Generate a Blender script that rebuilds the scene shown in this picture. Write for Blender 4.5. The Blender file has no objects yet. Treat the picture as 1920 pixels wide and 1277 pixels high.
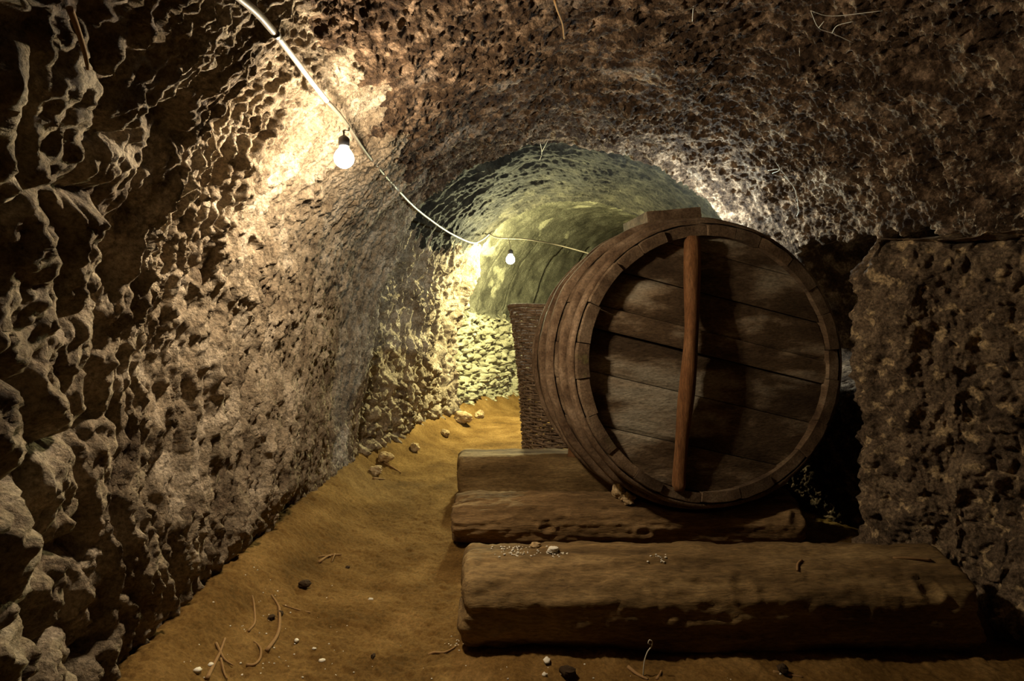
import bpy, math, random
import numpy as np
from mathutils import Vector, Matrix

random.seed(7)
RNG = np.random.default_rng(11)
scene = bpy.context.scene
COL = scene.collection
F, CX, HY, CAMZ = 1100.0, 960.0, 600.0, 1.30      # focal length, principal column, horizon row, eye height

# ------------------------------------------------------------------ noise
_perm = np.random.default_rng(3).permutation(256).astype(np.int32)
_perm = np.concatenate([_perm, _perm, _perm])
_g = np.random.default_rng(5).normal(size=(256, 3)).astype(np.float32)
_g /= np.linalg.norm(_g, axis=1, keepdims=True)

def perlin(x, y, z=0.0):
    x = np.asarray(x, np.float32); y = np.asarray(y, np.float32)
    z = np.broadcast_to(np.asarray(z, np.float32), x.shape)
    xi = np.floor(x); yi = np.floor(y); zi = np.floor(z)
    xf = x - xi; yf = y - yi; zf = z - zi
    xi = xi.astype(np.int32) & 255; yi = yi.astype(np.int32) & 255; zi = zi.astype(np.int32) & 255
    fade = lambda t: t * t * t * (t * (t * 6 - 15) + 10)
    u, v, w = fade(xf), fade(yf), fade(zf)
    def dot(dx, dy, dz):
        h = _perm[_perm[_perm[xi + dx] + yi + dy] + zi + dz]
        g = _g[h]
        return g[..., 0] * (xf - dx) + g[..., 1] * (yf - dy) + g[..., 2] * (zf - dz)
    a = dot(0, 0, 0); b = dot(1, 0, 0); r0 = a + u * (b - a)
    a = dot(0, 1, 0); b = dot(1, 1, 0); r1 = a + u * (b - a)
    s0 = r0 + v * (r1 - r0)
    a = dot(0, 0, 1); b = dot(1, 0, 1); r0 = a + u * (b - a)
    a = dot(0, 1, 1); b = dot(1, 1, 1); r1 = a + u * (b - a)
    s1 = r0 + v * (r1 - r0)
    return (s0 + w * (s1 - s0)) * 1.6

def fbm(x, y, z=0.0, o=4, gain=0.5):
    t = 0.0; a = 1.0
    for i in range(o):
        t = t + a * perlin(x * 2 ** i + 17.3 * i, y * 2 ** i + 9.1 * i, z * 2 ** i + 3.7 * i)
        a *= gain
    return t

def ridged(x, y, z=0.0, o=3):
    t = 0.0; a = 1.0
    for i in range(o):
        n = 1.0 - np.abs(perlin(x * 2 ** i + 31.3 * i, y * 2 ** i + 5.1 * i, z * 2 ** i + 1.7 * i)) * 1.9
        t = t + a * np.clip(n, 0, 1) ** 2
        a *= 0.5
    return t / 1.75

def worley(x, y):
    """distance to the nearest and second nearest jittered cell point, and a random per cell"""
    x = np.asarray(x, np.float32); y = np.asarray(y, np.float32)
    xi = np.floor(x).astype(np.int32); yi = np.floor(y).astype(np.int32)
    f1 = np.full(x.shape, 9.0, np.float32); f2 = f1.copy(); rid = np.zeros(x.shape, np.float32)
    for dx in (-1, 0, 1):
        for dy in (-1, 0, 1):
            h = _perm[_perm[(xi + dx) & 255] + ((yi + dy) & 255)]
            px = xi + dx + 0.5 + (_perm[h] / 255.0 - 0.5) * 0.85
            py = yi + dy + 0.5 + (_perm[h + 91] / 255.0 - 0.5) * 0.85
            d = np.hypot(x - px, y - py).astype(np.float32)
            c = d < f1
            f2 = np.where(c, f1, np.minimum(f2, d)); rid = np.where(c, h / 255.0, rid); f1 = np.where(c, d, f1)
    return f1, f2, rid

def sm(a, b, x):
    t = np.clip((x - a) / (b - a), 0, 1)
    return t * t * (3 - 2 * t)

# ------------------------------------------------------------------ mesh helpers
def new_obj(name, verts, faces, mat, parent=None, smooth=True):
    me = bpy.data.meshes.new(name)
    me.from_pydata([tuple(map(float, v)) for v in verts], [], [tuple(f) for f in faces])
    if smooth:
        me.polygons.foreach_set('use_smooth', [True] * len(me.polygons))
    me.update()
    if mat: me.materials.append(mat)
    o = bpy.data.objects.new(name, me); COL.objects.link(o)
    if parent: o.parent = parent
    return o

def grid_obj(name, P, mat, parent=None, wrap=False, flip=False):
    """P: (n,m,3) array -> a grid mesh, made with fast array calls"""
    n, m = P.shape[:2]
    idx = np.arange(n * m, dtype=np.int32).reshape(n, m)
    if wrap: idx = np.concatenate([idx, idx[:, :1]], axis=1)
    q = np.stack([idx[:-1, :-1], idx[1:, :-1], idx[1:, 1:], idx[:-1, 1:]], -1).reshape(-1, 4)
    if flip: q = q[:, ::-1]
    me = bpy.data.meshes.new(name)
    me.vertices.add(n * m); me.vertices.foreach_set('co', np.ascontiguousarray(P, np.float32).ravel())
    k = len(q)
    me.loops.add(k * 4); me.loops.foreach_set('vertex_index', np.ascontiguousarray(q, np.int32).ravel())
    me.polygons.add(k)
    me.polygons.foreach_set('loop_start', np.arange(0, k * 4, 4, dtype=np.int32))
    me.polygons.foreach_set('loop_total', np.full(k, 4, np.int32))
    me.polygons.foreach_set('use_smooth', np.ones(k, bool))
    me.update(calc_edges=True); me.validate()
    me.materials.append(mat)
    o = bpy.data.objects.new(name, me); COL.objects.link(o)
    if parent: o.parent = parent
    return o

def tube_geo(pts, rad, seg=8, closed=False):
    pts = [Vector(p) for p in pts]; n = len(pts)
    if not hasattr(rad, '__len__'): rad = [rad] * n
    V, Fc = [], []
    up = None
    for i, p in enumerate(pts):
        t = (pts[(i + 1) % n] - pts[i - 1]) if closed else (pts[min(i + 1, n - 1)] - pts[max(i - 1, 0)])
        t.normalize()
        if up is None:
            up = t.orthogonal()
        up = (up - t * up.dot(t)).normalized()
        b = t.cross(up)
        for k in range(seg):
            a = 2 * math.pi * k / seg
            V.append(p + (up * math.cos(a) + b * math.sin(a)) * rad[i])
    for i in range(n if closed else n - 1):
        for k in range(seg):
            a = i * seg + k; a2 = i * seg + (k + 1) % seg
            j = (i + 1) % n
            Fc.append((a, a2, j * seg + (k + 1) % seg, j * seg + k))
    if not closed:
        Fc.append(tuple(range(seg - 1, -1, -1))); Fc.append(tuple((n - 1) * seg + k for k in range(seg)))
    return V, Fc

def spline(pts, n=8):
    """Catmull-Rom through points"""
    P = [Vector(p) for p in pts]; P = [P[0] * 2 - P[1]] + P + [P[-1] * 2 - P[-2]]
    out = []
    for i in range(1, len(P) - 2):
        for k in range(n):
            t = k / n
            a, b, c, d = P[i - 1], P[i], P[i + 1], P[i + 2]
            out.append(0.5 * ((2 * b) + (c - a) * t + (2 * a - 5 * b + 4 * c - d) * t * t + (3 * b - a - 3 * c + d) * t ** 3))
    out.append(P[-2]); return out

def join_geo(parts):
    V, Fc = [], []
    for v, f in parts:
        o = len(V); V += list(v); Fc += [tuple(i + o for i in q) for q in f]
    return V, Fc

def tag(o, label=None, cat=None, group=None, kind=None):
    if label: o['label'] = label
    if cat: o['category'] = cat
    if group: o['group'] = group
    if kind: o['kind'] = kind
    return o

def empty(name, loc):
    o = bpy.data.objects.new(name, None); COL.objects.link(o); o.location = loc; o.empty_display_size = 0.1
    return o

def recenter(o, base=None):
    """put the origin of a mesh at its base"""
    me = o.data; n = len(me.vertices); co = np.empty(n * 3, np.float32); me.vertices.foreach_get('co', co); co = co.reshape(-1, 3)
    c = np.array([co[:, 0].mean(), co[:, 1].mean(), co[:, 2].min()], np.float32) if base is None else np.array(base, np.float32)
    me.vertices.foreach_set('co', (co - c).ravel()); me.update(); o.location = [float(k) for k in c]
    return o

# ------------------------------------------------------------------ materials
def mat_rough(name, cols, scale=6.0, detail=8, bump=0.4, bump_scale=40.0, bump_dist=0.01, rough=0.92, stretch=(1, 1, 1),
              spots=None, spot_scale=30.0, spot_lo=0.6, spot_hi=0.68, spec=0.2, coord='Object', grain=70.0, grain_amt=0.45, vary=0.0):
    m = bpy.data.materials.new(name); m.use_nodes = True
    nt = m.node_tree; N = nt.nodes; L = nt.links
    bs = N['Principled BSDF']
    bs.inputs['Roughness'].default_value = rough
    bs.inputs['Specular IOR Level'].default_value = spec
    tc = N.new('ShaderNodeTexCoord'); mp = N.new('ShaderNodeMapping'); mp.inputs['Scale'].default_value = stretch
    L.new(tc.outputs[coord], mp.inputs['Vector'])
    no = N.new('ShaderNodeTexNoise'); no.inputs['Scale'].default_value = scale; no.inputs['Detail'].default_value = detail
    no.inputs['Roughness'].default_value = 0.62
    L.new(mp.outputs['Vector'], no.inputs['Vector'])
    cr = N.new('ShaderNodeValToRGB'); L.new(no.outputs['Fac'], cr.inputs['Fac'])
    e = cr.color_ramp.elements
    lo, hi = 0.32, 0.68
    while len(e) < len(cols): e.new(0.5)
    for i, c in enumerate(cols):
        e[i].position = lo + (hi - lo) * i / (len(cols) - 1); e[i].color = (*c, 1)
    out = cr.outputs['Color']
    if spots:
        n2 = N.new('ShaderNodeTexNoise'); n2.inputs['Scale'].default_value = spot_scale; n2.inputs['Detail'].default_value = 5
        L.new(mp.outputs['Vector'], n2.inputs['Vector'])
        r2 = N.new('ShaderNodeMapRange'); r2.inputs['From Min'].default_value = spot_lo; r2.inputs['From Max'].default_value = spot_hi
        L.new(n2.outputs['Fac'], r2.inputs['Value'])
        mx = N.new('ShaderNodeMix'); mx.data_type = 'RGBA'
        L.new(r2.outputs['Result'], mx.inputs['Factor']); L.new(out, mx.inputs['A']); mx.inputs['B'].default_value = (*spots, 1)
        out = mx.outputs['Result']
    n3 = N.new('ShaderNodeTexNoise'); n3.inputs['Scale'].default_value = grain; n3.inputs['Detail'].default_value = 4; n3.inputs['Roughness'].default_value = 0.7
    L.new(mp.outputs['Vector'], n3.inputs['Vector'])
    r3 = N.new('ShaderNodeMapRange'); r3.inputs['From Min'].default_value = 0.30; r3.inputs['From Max'].default_value = 0.70
    r3.inputs['To Min'].default_value = 1 - grain_amt; r3.inputs['To Max'].default_value = 1 + grain_amt
    L.new(n3.outputs['Fac'], r3.inputs['Value'])
    m3 = N.new('ShaderNodeMix'); m3.data_type = 'RGBA'; m3.blend_type = 'MULTIPLY'; m3.inputs['Factor'].default_value = 1.0
    L.new(out, m3.inputs['A']); L.new(r3.outputs['Result'], m3.inputs['B'])
    if vary:
        oi = N.new('ShaderNodeObjectInfo'); r4 = N.new('ShaderNodeMapRange'); r4.inputs['To Min'].default_value = 1 - vary; r4.inputs['To Max'].default_value = 1 + vary
        L.new(oi.outputs['Random'], r4.inputs['Value'])
        m4 = N.new('ShaderNodeMix'); m4.data_type = 'RGBA'; m4.blend_type = 'MULTIPLY'; m4.inputs['Factor'].default_value = 1.0
        L.new(m3.outputs['Result'], m4.inputs['A']); L.new(r4.outputs['Result'], m4.inputs['B']); m3 = m4
    L.new(m3.outputs['Result'], bs.inputs['Base Color'])
    nb = N.new('ShaderNodeTexNoise'); nb.inputs['Scale'].default_value = bump_scale; nb.inputs['Detail'].default_value = 9
    nb.inputs['Roughness'].default_value = 0.65
    L.new(mp.outputs['Vector'], nb.inputs['Vector'])
    bp = N.new('ShaderNodeBump'); bp.inputs['Strength'].default_value = bump; bp.inputs['Distance'].default_value = bump_dist
    L.new(nb.outputs['Fac'], bp.inputs['Height']); L.new(bp.outputs['Normal'], bs.inputs['Normal'])
    return m

def mat_plain(name, col, rough=0.6, spec=0.3, metal=0.0):
    m = bpy.data.materials.new(name); m.use_nodes = True
    nt = m.node_tree; bs = nt.nodes['Principled BSDF']
    no = nt.nodes.new('ShaderNodeTexNoise'); no.inputs['Scale'].default_value = 25
    mx = nt.nodes.new('ShaderNodeMix'); mx.data_type = 'RGBA'
    mx.inputs['A'].default_value = (*[c * 0.65 for c in col], 1); mx.inputs['B'].default_value = (*[min(1, c * 1.2) for c in col], 1)
    nt.links.new(no.outputs['Fac'], mx.inputs['Factor']); nt.links.new(mx.outputs['Result'], bs.inputs['Base Color'])
    bs.inputs['Roughness'].default_value = rough; bs.inputs['Specular IOR Level'].default_value = spec
    bs.inputs['Metallic'].default_value = metal
    return m

def mat_emit(name, col, strength):
    m = bpy.data.materials.new(name); m.use_nodes = True
    bs = m.node_tree.nodes['Principled BSDF']
    bs.inputs['Base Color'].default_value = (1, 1, 1, 1)
    bs.inputs['Emission Color'].default_value = (*col, 1); bs.inputs['Emission Strength'].default_value = strength
    return m

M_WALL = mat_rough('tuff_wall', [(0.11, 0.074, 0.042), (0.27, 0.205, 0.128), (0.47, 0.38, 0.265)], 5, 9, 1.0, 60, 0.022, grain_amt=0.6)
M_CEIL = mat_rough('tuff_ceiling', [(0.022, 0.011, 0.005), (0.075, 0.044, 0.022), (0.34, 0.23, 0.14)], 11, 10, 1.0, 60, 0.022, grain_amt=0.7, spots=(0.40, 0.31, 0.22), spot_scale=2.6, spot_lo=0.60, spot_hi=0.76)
M_PIER = mat_rough('tuff_pier', [(0.055, 0.036, 0.020), (0.175, 0.120, 0.070), (0.32, 0.23, 0.135)], 9, 10, 1.0, 55, 0.025, grain_amt=0.75,
                   spots=(0.50, 0.36, 0.19), spot_scale=15, spot_lo=0.57, spot_hi=0.64)
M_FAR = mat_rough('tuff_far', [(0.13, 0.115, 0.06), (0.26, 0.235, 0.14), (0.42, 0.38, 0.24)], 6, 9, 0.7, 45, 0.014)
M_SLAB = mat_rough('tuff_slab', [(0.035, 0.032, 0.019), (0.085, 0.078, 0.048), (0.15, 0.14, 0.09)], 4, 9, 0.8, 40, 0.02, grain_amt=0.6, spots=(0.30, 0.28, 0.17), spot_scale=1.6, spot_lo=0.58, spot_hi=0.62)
M_VAULT = mat_rough('shaded_vault', [(0.009, 0.008, 0.005), (0.022, 0.019, 0.012), (0.060, 0.053, 0.032)], 6, 9, 0.9, 45, 0.02, grain_amt=0.6)  # tuff darkened in colour to stand for shade on the farther vault
M_FLOOR = mat_rough('clay_floor', [(0.074, 0.039, 0.010), (0.128, 0.070, 0.019), (0.194, 0.114, 0.036)], 3.2, 10, 0.6, 45, 0.010, spec=0.05, grain_amt=0.35)
M_LOG = mat_rough('dusty_timber', [(0.055, 0.032, 0.011), (0.15, 0.092, 0.034), (0.25, 0.165, 0.068)], 5, 10, 0.5, 28, 0.012, stretch=(0.35, 1.6, 1.6))
M_LOG2 = mat_rough('split_timber', [(0.05, 0.028, 0.010), (0.15, 0.088, 0.034), (0.27, 0.17, 0.075)], 5, 10, 0.7, 26, 0.016, stretch=(0.3, 2, 2))
M_HEAD = mat_rough('cask_head_wood', [(0.04, 0.023, 0.010), (0.092, 0.058, 0.029), (0.38, 0.28, 0.17)], 3.0, 11, 0.7, 30, 0.010, stretch=(0.6, 1, 1.8), vary=0.25, spots=(0.34, 0.29, 0.20), spot_scale=2.8, spot_lo=0.54, spot_hi=0.68)
M_STAVE = mat_rough('cask_stave_wood', [(0.05, 0.028, 0.013), (0.115, 0.072, 0.038), (0.21, 0.145, 0.085)], 5, 10, 0.5, 30, 0.008, stretch=(1.5, 0.4, 1.5),
                    spots=(0.15, 0.15, 0.035), spot_scale=2.2, spot_lo=0.64, spot_hi=0.76, vary=0.3)
M_HOOP = mat_rough('cask_hoop_wood', [(0.055, 0.030, 0.014), (0.125, 0.078, 0.042), (0.22, 0.15, 0.09)], 7, 10, 0.5, 35, 0.008)
M_BAR = mat_rough('red_brown_pole', [(0.05, 0.020, 0.007), (0.13, 0.055, 0.018), (0.20, 0.10, 0.04)], 6, 9, 0.5, 30, 0.006, stretch=(2, 2, 0.35))
M_WICK = mat_rough('wicker', [(0.09, 0.055, 0.03), (0.19, 0.125, 0.075), (0.28, 0.20, 0.125)], 14, 6, 0.3, 60, 0.004)
M_STONE = mat_rough('pale_stone', [(0.22, 0.14, 0.06), (0.36, 0.25, 0.12), (0.46, 0.35, 0.2)], 14, 8, 0.6, 60, 0.006)
M_TWIG = mat_plain('twig_bark', (0.26, 0.15, 0.06), 0.85, 0.1)
M_CHIP = mat_plain('white_chip', (0.72, 0.66, 0.52), 0.9, 0.1)
M_CLOD = mat_plain('dark_clod', (0.045, 0.028, 0.014), 0.95, 0.1)
M_COND = mat_plain('grey_conduit', (0.55, 0.50, 0.42), 0.35, 0.6)
M_CABLE = mat_plain('dusty_cable', (0.16, 0.13, 0.09), 0.6, 0.3)
M_CABLE_W = mat_plain('pale_cable', (0.55, 0.52, 0.40), 0.5, 0.4)
M_SOCK = mat_plain('dark_socket', (0.05, 0.045, 0.04), 0.4, 0.5)
M_WEB = mat_plain('cobweb_thread', (0.55, 0.50, 0.40), 0.8, 0.2)

# ------------------------------------------------------------------ the vault
def interp(Y, pts):
    p = np.array(pts, np.float32)
    return np.interp(Y, p[:, 0], p[:, 1])

XL_PTS = [(-1.5, -1.30), (1.2, -1.16), (1.72, -1.15), (2.0, -1.23), (2.9, -1.26), (3.7, -1.26), (4.3, -1.28), (4.72, -1.27), (4.79, -1.45), (5.0, -1.38), (5.4, -1.25),
          (6.5, -0.97), (7.25, -0.76), (7.32, -0.98), (7.6, -0.86), (8.3, -0.50), (9.2, 0.02), (10.0, 0.75), (11.5, 1.9)]
XR_PTS = [(-1.5, 2.60), (3.0, 2.60), (3.9, 2.40), (4.72, 2.12), (4.80, 2.26), (7.25, 2.30), (7.32, 2.6), (9.2, 3.4), (11.5, 4.2)]
ZC_PTS = [(-1.5, 2.72), (4.70, 2.70), (4.80, 2.84), (7.22, 2.78), (7.32, 2.95), (11.5, 2.9)]
SPR, EXP = 0.70, 2.3

def profile(Y, t):
    """t in 0..1 runs from the left foot over the crown to the right foot; returns x, z and the inward direction"""
    xl, xr, zc = interp(Y, XL_PTS), interp(Y, XR_PTS), interp(Y, ZC_PTS)
    xc = 0.5 * (xl + xr); a = 0.5 * (xr - xl); rise = zc - SPR
    tl = 0.12
    th = np.clip((t - tl) / (1 - 2 * tl), 0, 1) * math.pi
    c, s = np.cos(th), np.sin(th)
    ex = 2.0 / EXP
    x = xc - a * np.sign(c) * np.abs(c) ** ex
    z = SPR + rise * np.abs(s) ** ex
    low_l = t < tl; low_r = t > 1 - tl
    z = np.where(low_l, -0.12 + (SPR + 0.12) * t / tl, np.where(low_r, -0.12 + (SPR + 0.12) * (1 - t) / tl, z))
    # inward direction (superellipse gradient)
    gx = np.where(low_l | low_r, -np.sign(x - xc), -np.sign(x - xc) * (np.abs(x - xc) / a) ** (EXP - 1) / a)
    gz = np.where(low_l | low_r, 0.0, -(np.clip(z - SPR, 0, None) / rise) ** (EXP - 1) / rise)
    g = np.hypot(gx, gz) + 1e-6
    return x, z, gx / g, gz / g

def outside(x, Y, z):
    xl, xr, zc = float(interp(Y, XL_PTS)), float(interp(Y, XR_PTS)), float(interp(Y, ZC_PTS))
    if z < SPR: return x < xl or x > xr
    a = 0.5 * (xr - xl)
    return (abs(x - 0.5 * (xl + xr)) / a) ** EXP + (max(0, z - SPR) / (zc - SPR)) ** EXP > 1

def hit(px, py, off=0.04, y0=0.6):
    """where the line of sight through an image point meets the vault, pulled back a little"""
    dx, dz = (px - CX) / F, -(py - HY) / F
    Y = y0
    while Y < 11.4 and not outside(dx * Y, Y, CAMZ + dz * Y): Y += 0.004
    Y -= off * 1.6
    return Vector((dx * Y, Y, CAMZ + dz * Y))

rows = np.concatenate([np.arange(-1.5, 1.1, 0.035), np.arange(1.1, 1.4, 0.012), np.arange(1.4, 3.2, 0.0058), np.arange(3.2, 4.9, 0.0075),
                       np.arange(4.9, 7.2, 0.013), np.arange(7.2, 7.4, 0.006), np.arange(7.4, 9.4, 0.013), np.arange(9.4, 11.5, 0.03)])
NT = 900
tt = np.linspace(0, 1, NT)
YY, TT = np.meshgrid(rows, tt, indexing='ij')
X, Z, NX, NZ = profile(YY, TT)
# arc length along the section
U = np.concatenate([np.zeros((len(rows), 1)), np.cumsum(np.hypot(np.diff(X, axis=1), np.diff(Z, axis=1)), axis=1)], axis=1)

def stone_domes(a, b, ca, cb, seed=0.0, round_=0.9):
    """rounded stones with deep gaps between; a, b coordinates, ca, cb stone sizes"""
    wa = a / ca + 0.25 * perlin(a / ca * 1.5 + seed, b / cb * 1.5, 2.2); wb = b / cb + 0.25 * perlin(a / ca * 1.5 + seed, b / cb * 1.5, 7.7)
    f1, f2, rid = worley(wa + seed, wb + seed)
    gap = f2 - f1
    return sm(0.0, 0.36, gap) ** 0.5 * (0.55 + 0.45 * rid), gap

wx = 0.05 * fbm(YY * 3.0, U * 3.0, 0.3, 3)
wy = 0.12 * fbm(YY * 3.0, U * 3.0, 8.3, 3)
big = fbm(YY * 0.9, U * 0.9, 1.5, 4)
ua, ya = U + wy, YY + wx
right = sm(3.2, 4.6, U)                            # 0 on the left wall, 1 past the crown
left = 1 - sm(1.9, 2.6, U)
secA = 1 - sm(4.70, 4.80, YY); secB = sm(4.70, 4.80, YY) * (1 - sm(7.2, 7.32, YY)); secC = sm(7.2, 7.32, YY)
# carved flutes: sharp crests running up the wall
fl = ridged(ya / 0.115, ua / 0.50, 0.0, 2)
flt = np.clip(1 - np.abs(perlin(ya / 0.075 + 4.0, ua / 0.34, 5.0)) * 2.2, 0, 1) ** 2
lump = fbm(YY / 0.11, U / 0.24, 3.0, 3)
fine = fbm(YY / 0.030, U / 0.045, 6.0, 3)
pits = np.clip(1 - np.abs(perlin(ya / 0.055, ua / 0.085, 9.0)) * 2.0, 0, 1)
wq = 0.35 * perlin(YY / 0.09, U / 0.16, 1.1); wq2 = 0.35 * perlin(YY / 0.09, U / 0.16, 8.1)
c1, c2, _ = worley(YY / 0.060 + wq + 11, U / 0.30 + wq2)
crest = (1 - sm(0.0, 0.30, c2 - c1))
c1, c2, _ = worley(YY / 0.040 + wq + 3, U / 0.052 + wq2)
crest2 = (1 - sm(0.0, 0.34, c2 - c1))
c1, c2, _ = worley(YY / 0.044 + wq + 5, U / 0.12 + wq2)
crest3 = (1 - sm(0.0, 0.30, c2 - c1))
hi = sm(1.0, 1.7, U)
patch = sm(-0.25, 0.35, fbm(YY / 0.5, U / 0.5, 12.0, 3))
streak = ridged((ya + 0.5 * wx) / 0.105 + 9, ua / 1.1, 2.5, 3)
smoothA = sm(2.85, 3.5, YY)                        # plaster-like stretch past the lamp
D = 0.06 * big
dA_left = (0.085 * streak * (1 - 0.5 * hi) + (0.045 - 0.02 * hi) * fl + 0.012 * flt + 0.006 * lump + 0.016 * fbm(YY / 0.10, U / 0.45, 3.0, 3) + (0.4 + 0.6 * hi) * 0.040 * crest * patch + hi * 0.024 * crest3) * (1 - 0.72 * smoothA) + 0.014 * fine + 0.036 * smoothA * ridged(ya / 0.075, ua / 1.1, 2.0, 3) + 0.012 * smoothA * crest
dA_ceil = 0.012 * pits + 0.020 * crest2 * (0.4 + 0.6 * patch) + 0.022 * lump + 0.015 * fine + 0.018 * ridged(ya / 0.09, ua / 0.2, 4.0, 2)
D = D + secA * (left * dA_left + (1 - left) * dA_ceil)
D = D + secA * left * 0.16 * sm(4.0, 4.68, YY) * sm(0.3, 1.5, U)
# the rubble corner at the near left
gy = YY + 0.05 * perlin(U * 2.2, YY * 2.0, 4.0)
rub = (1 - sm(1.72, 1.82, gy)) * (1 - sm(1.95, 2.25, U)) * sm(0.3, 0.9, YY)
do, gp = stone_domes(YY, U, 0.25, 0.30, 3.3)
do2, gp2 = stone_domes(YY, U, 0.10, 0.12, 1.3)
rubble = 0.03 + (0.13 - 0.05 * hi) * do + 0.02 * do2 * sm(0.2, 0.5, gp) + (0.045 - 0.015 * hi) * fbm(YY / 0.13, U / 0.17, 2.0, 5) + (0.03 - 0.014 * hi) * ridged(YY / 0.12, U / 0.2, 6.0, 3) + 0.010 * fine + 0.016 * fbm(YY / 0.040, U / 0.055, 1.0, 4)
D = D - 0.06 * np.exp(-((YY - 2.0) / 0.24) ** 2) * sm(0.5, 1.3, U) * (1 - sm(2.4, 3.2, U)) - 0.045 * left * secA * (1 - smoothA)
rubble = rubble - (0.23 - 0.06 * hi) * np.clip((YY - 1.08) / 0.65, 0, 1) - 0.02 * hi
D = D * (1 - rub) + rub * (rubble - 0.01)
gapline = np.exp(-((gy - 1.83) / 0.05) ** 2) * (1 - sm(1.5, 2.0, U)) * sm(0.1, 0.3, U)
D = D - 0.03 * gapline
# undercut and earth toe along the left foot
toe = (1 - sm(0.22, 0.50, U)) * sm(1.7, 1.9, YY) * (1 - sm(3.3, 3.8, YY))
D = D - 0.10 * toe * (0.6 + 0.8 * fbm(YY / 0.35, U / 0.4, 5.5, 2)) + 0.07 * toe * np.clip(fbm(YY / 0.22, U / 0.2, 9.5, 3), 0, 1)
# far stretches
dB_left = 0.035 * ridged(ya / 0.10, ua / 0.8, 7.0, 2) + 0.045 * crest * patch + 0.060 * ridged(ya / 0.16, ua / 0.42, 3.0, 3) + 0.035 * lump + 0.014 * fine
ds, gs = stone_domes(YY, U, 0.20, 0.16, 5.1)
foot = 1 - sm(0.5, 1.2, U)
dB_left = dB_left + foot * 0.05 * ds + 0.20 * sm(6.8, 7.25, YY) * sm(0.9, 2.0, U)
dB_ceil = 0.035 * ridged(ya / 0.22, ua / 0.9, 1.0, 2) + 0.02 * lump + 0.008 * fine
lampzone = np.exp(-((YY - 4.55) / 0.6) ** 2) * sm(3.6, 4.4, U)
D = D + secB * (left * dB_left + (1 - left) * dB_ceil)
D = D + secA * lampzone * 0.030 * ridged(ya / 0.07, ua / 0.35, 3.0, 2)
dsC, gC = stone_domes(YY, U, 0.22, 0.17, 9.1)
low = 1 - sm(1.36, 1.60, U + 0.15 * lump)
slab = np.where((np.abs((YY - 8.55) % 0.62 - 0.31) < 0.012), -0.05, 0.0)
D = D + secC * (low * (0.02 * dsC + 0.10 * np.abs(fbm(YY / 0.12, U / 0.14, 3.3, 5)) + 0.08 * stone_domes(YY, U, 0.13, 0.11, 4.2)[0] + 0.06 * fbm(YY / 0.3, U / 0.4, 8.3, 3) + 0.04 * lump + 0.016 * fine) + (1 - low) * (0.006 * fine + 0.01 * lump + slab * (U < 2.8)))
D = D - 0.42 * (1 - sm(1.74, 1.84, Z + 0.05 * lump)) * sm(0.9, 1.2, Z) * right * sm(3.1, 3.3, YY) * (1 - sm(4.15, 4.30, YY))
D = D + 0.34 * (1 - sm(0.8, 1.1, Z)) * right * sm(3.4, 3.7, YY) * (1 - sm(4.55, 4.75, YY))  # wall foot bulged inward to block lamp light in the gap beside the cask
PX = X + NX * D; PZ = Z + NZ * D
P = np.stack([PX, YY + 0.0 * D, PZ], -1)
iL = int(np.searchsorted(tt, 0.36)); iR = int(np.searchsorted(tt, 0.80))
iY = int(np.searchsorted(rows, 7.30))
wl = grid_obj('wall_left', P[:iY, :iL + 1], M_WALL); tag(wl, 'rough carved tuff wall with rubble corner on the left', kind='structure')
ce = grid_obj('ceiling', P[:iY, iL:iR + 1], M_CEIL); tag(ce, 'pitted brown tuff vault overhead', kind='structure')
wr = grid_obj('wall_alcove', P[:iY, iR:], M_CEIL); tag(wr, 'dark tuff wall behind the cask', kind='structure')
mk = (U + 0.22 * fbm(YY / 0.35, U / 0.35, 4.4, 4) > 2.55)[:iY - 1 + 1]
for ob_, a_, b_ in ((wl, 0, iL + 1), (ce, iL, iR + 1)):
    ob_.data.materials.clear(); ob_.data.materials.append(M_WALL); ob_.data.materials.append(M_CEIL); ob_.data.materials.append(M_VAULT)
    shaded = (YY > 4.765) & (U + 0.12 * lump + 0.15 * big > 2.33)  # painted shade: farther vault kept dark, sharp edge against the lit band
    ob_.data.polygons.foreach_set('material_index', np.where(shaded[:iY - 1, a_:b_ - 1], 2, mk[:-1, a_:b_ - 1]).astype(np.int32).ravel())
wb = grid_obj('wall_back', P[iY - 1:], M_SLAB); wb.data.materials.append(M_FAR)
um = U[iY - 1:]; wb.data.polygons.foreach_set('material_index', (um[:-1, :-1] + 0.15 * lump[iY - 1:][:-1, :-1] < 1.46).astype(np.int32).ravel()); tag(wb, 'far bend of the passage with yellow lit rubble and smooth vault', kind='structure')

# end wall closing the bend
ey = np.linspace(-0.5, 5.0, 240); ez = np.linspace(-0.2, 3.3, 160)
EX, EZ = np.meshgrid(ey, ez, indexing='ij')
ED = 0.06 * fbm(EX * 2, EZ * 2, 3.0, 4) + 0.09 * (1 - sm(1.3, 1.5, EZ)) * stone_domes(EX, EZ, 0.22, 0.17, 2.0)[0]
we = grid_obj('wall_end', np.stack([EX, 11.2 - ED, EZ], -1), M_FAR); tag(we, 'end wall of the passage', kind='structure')

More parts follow.
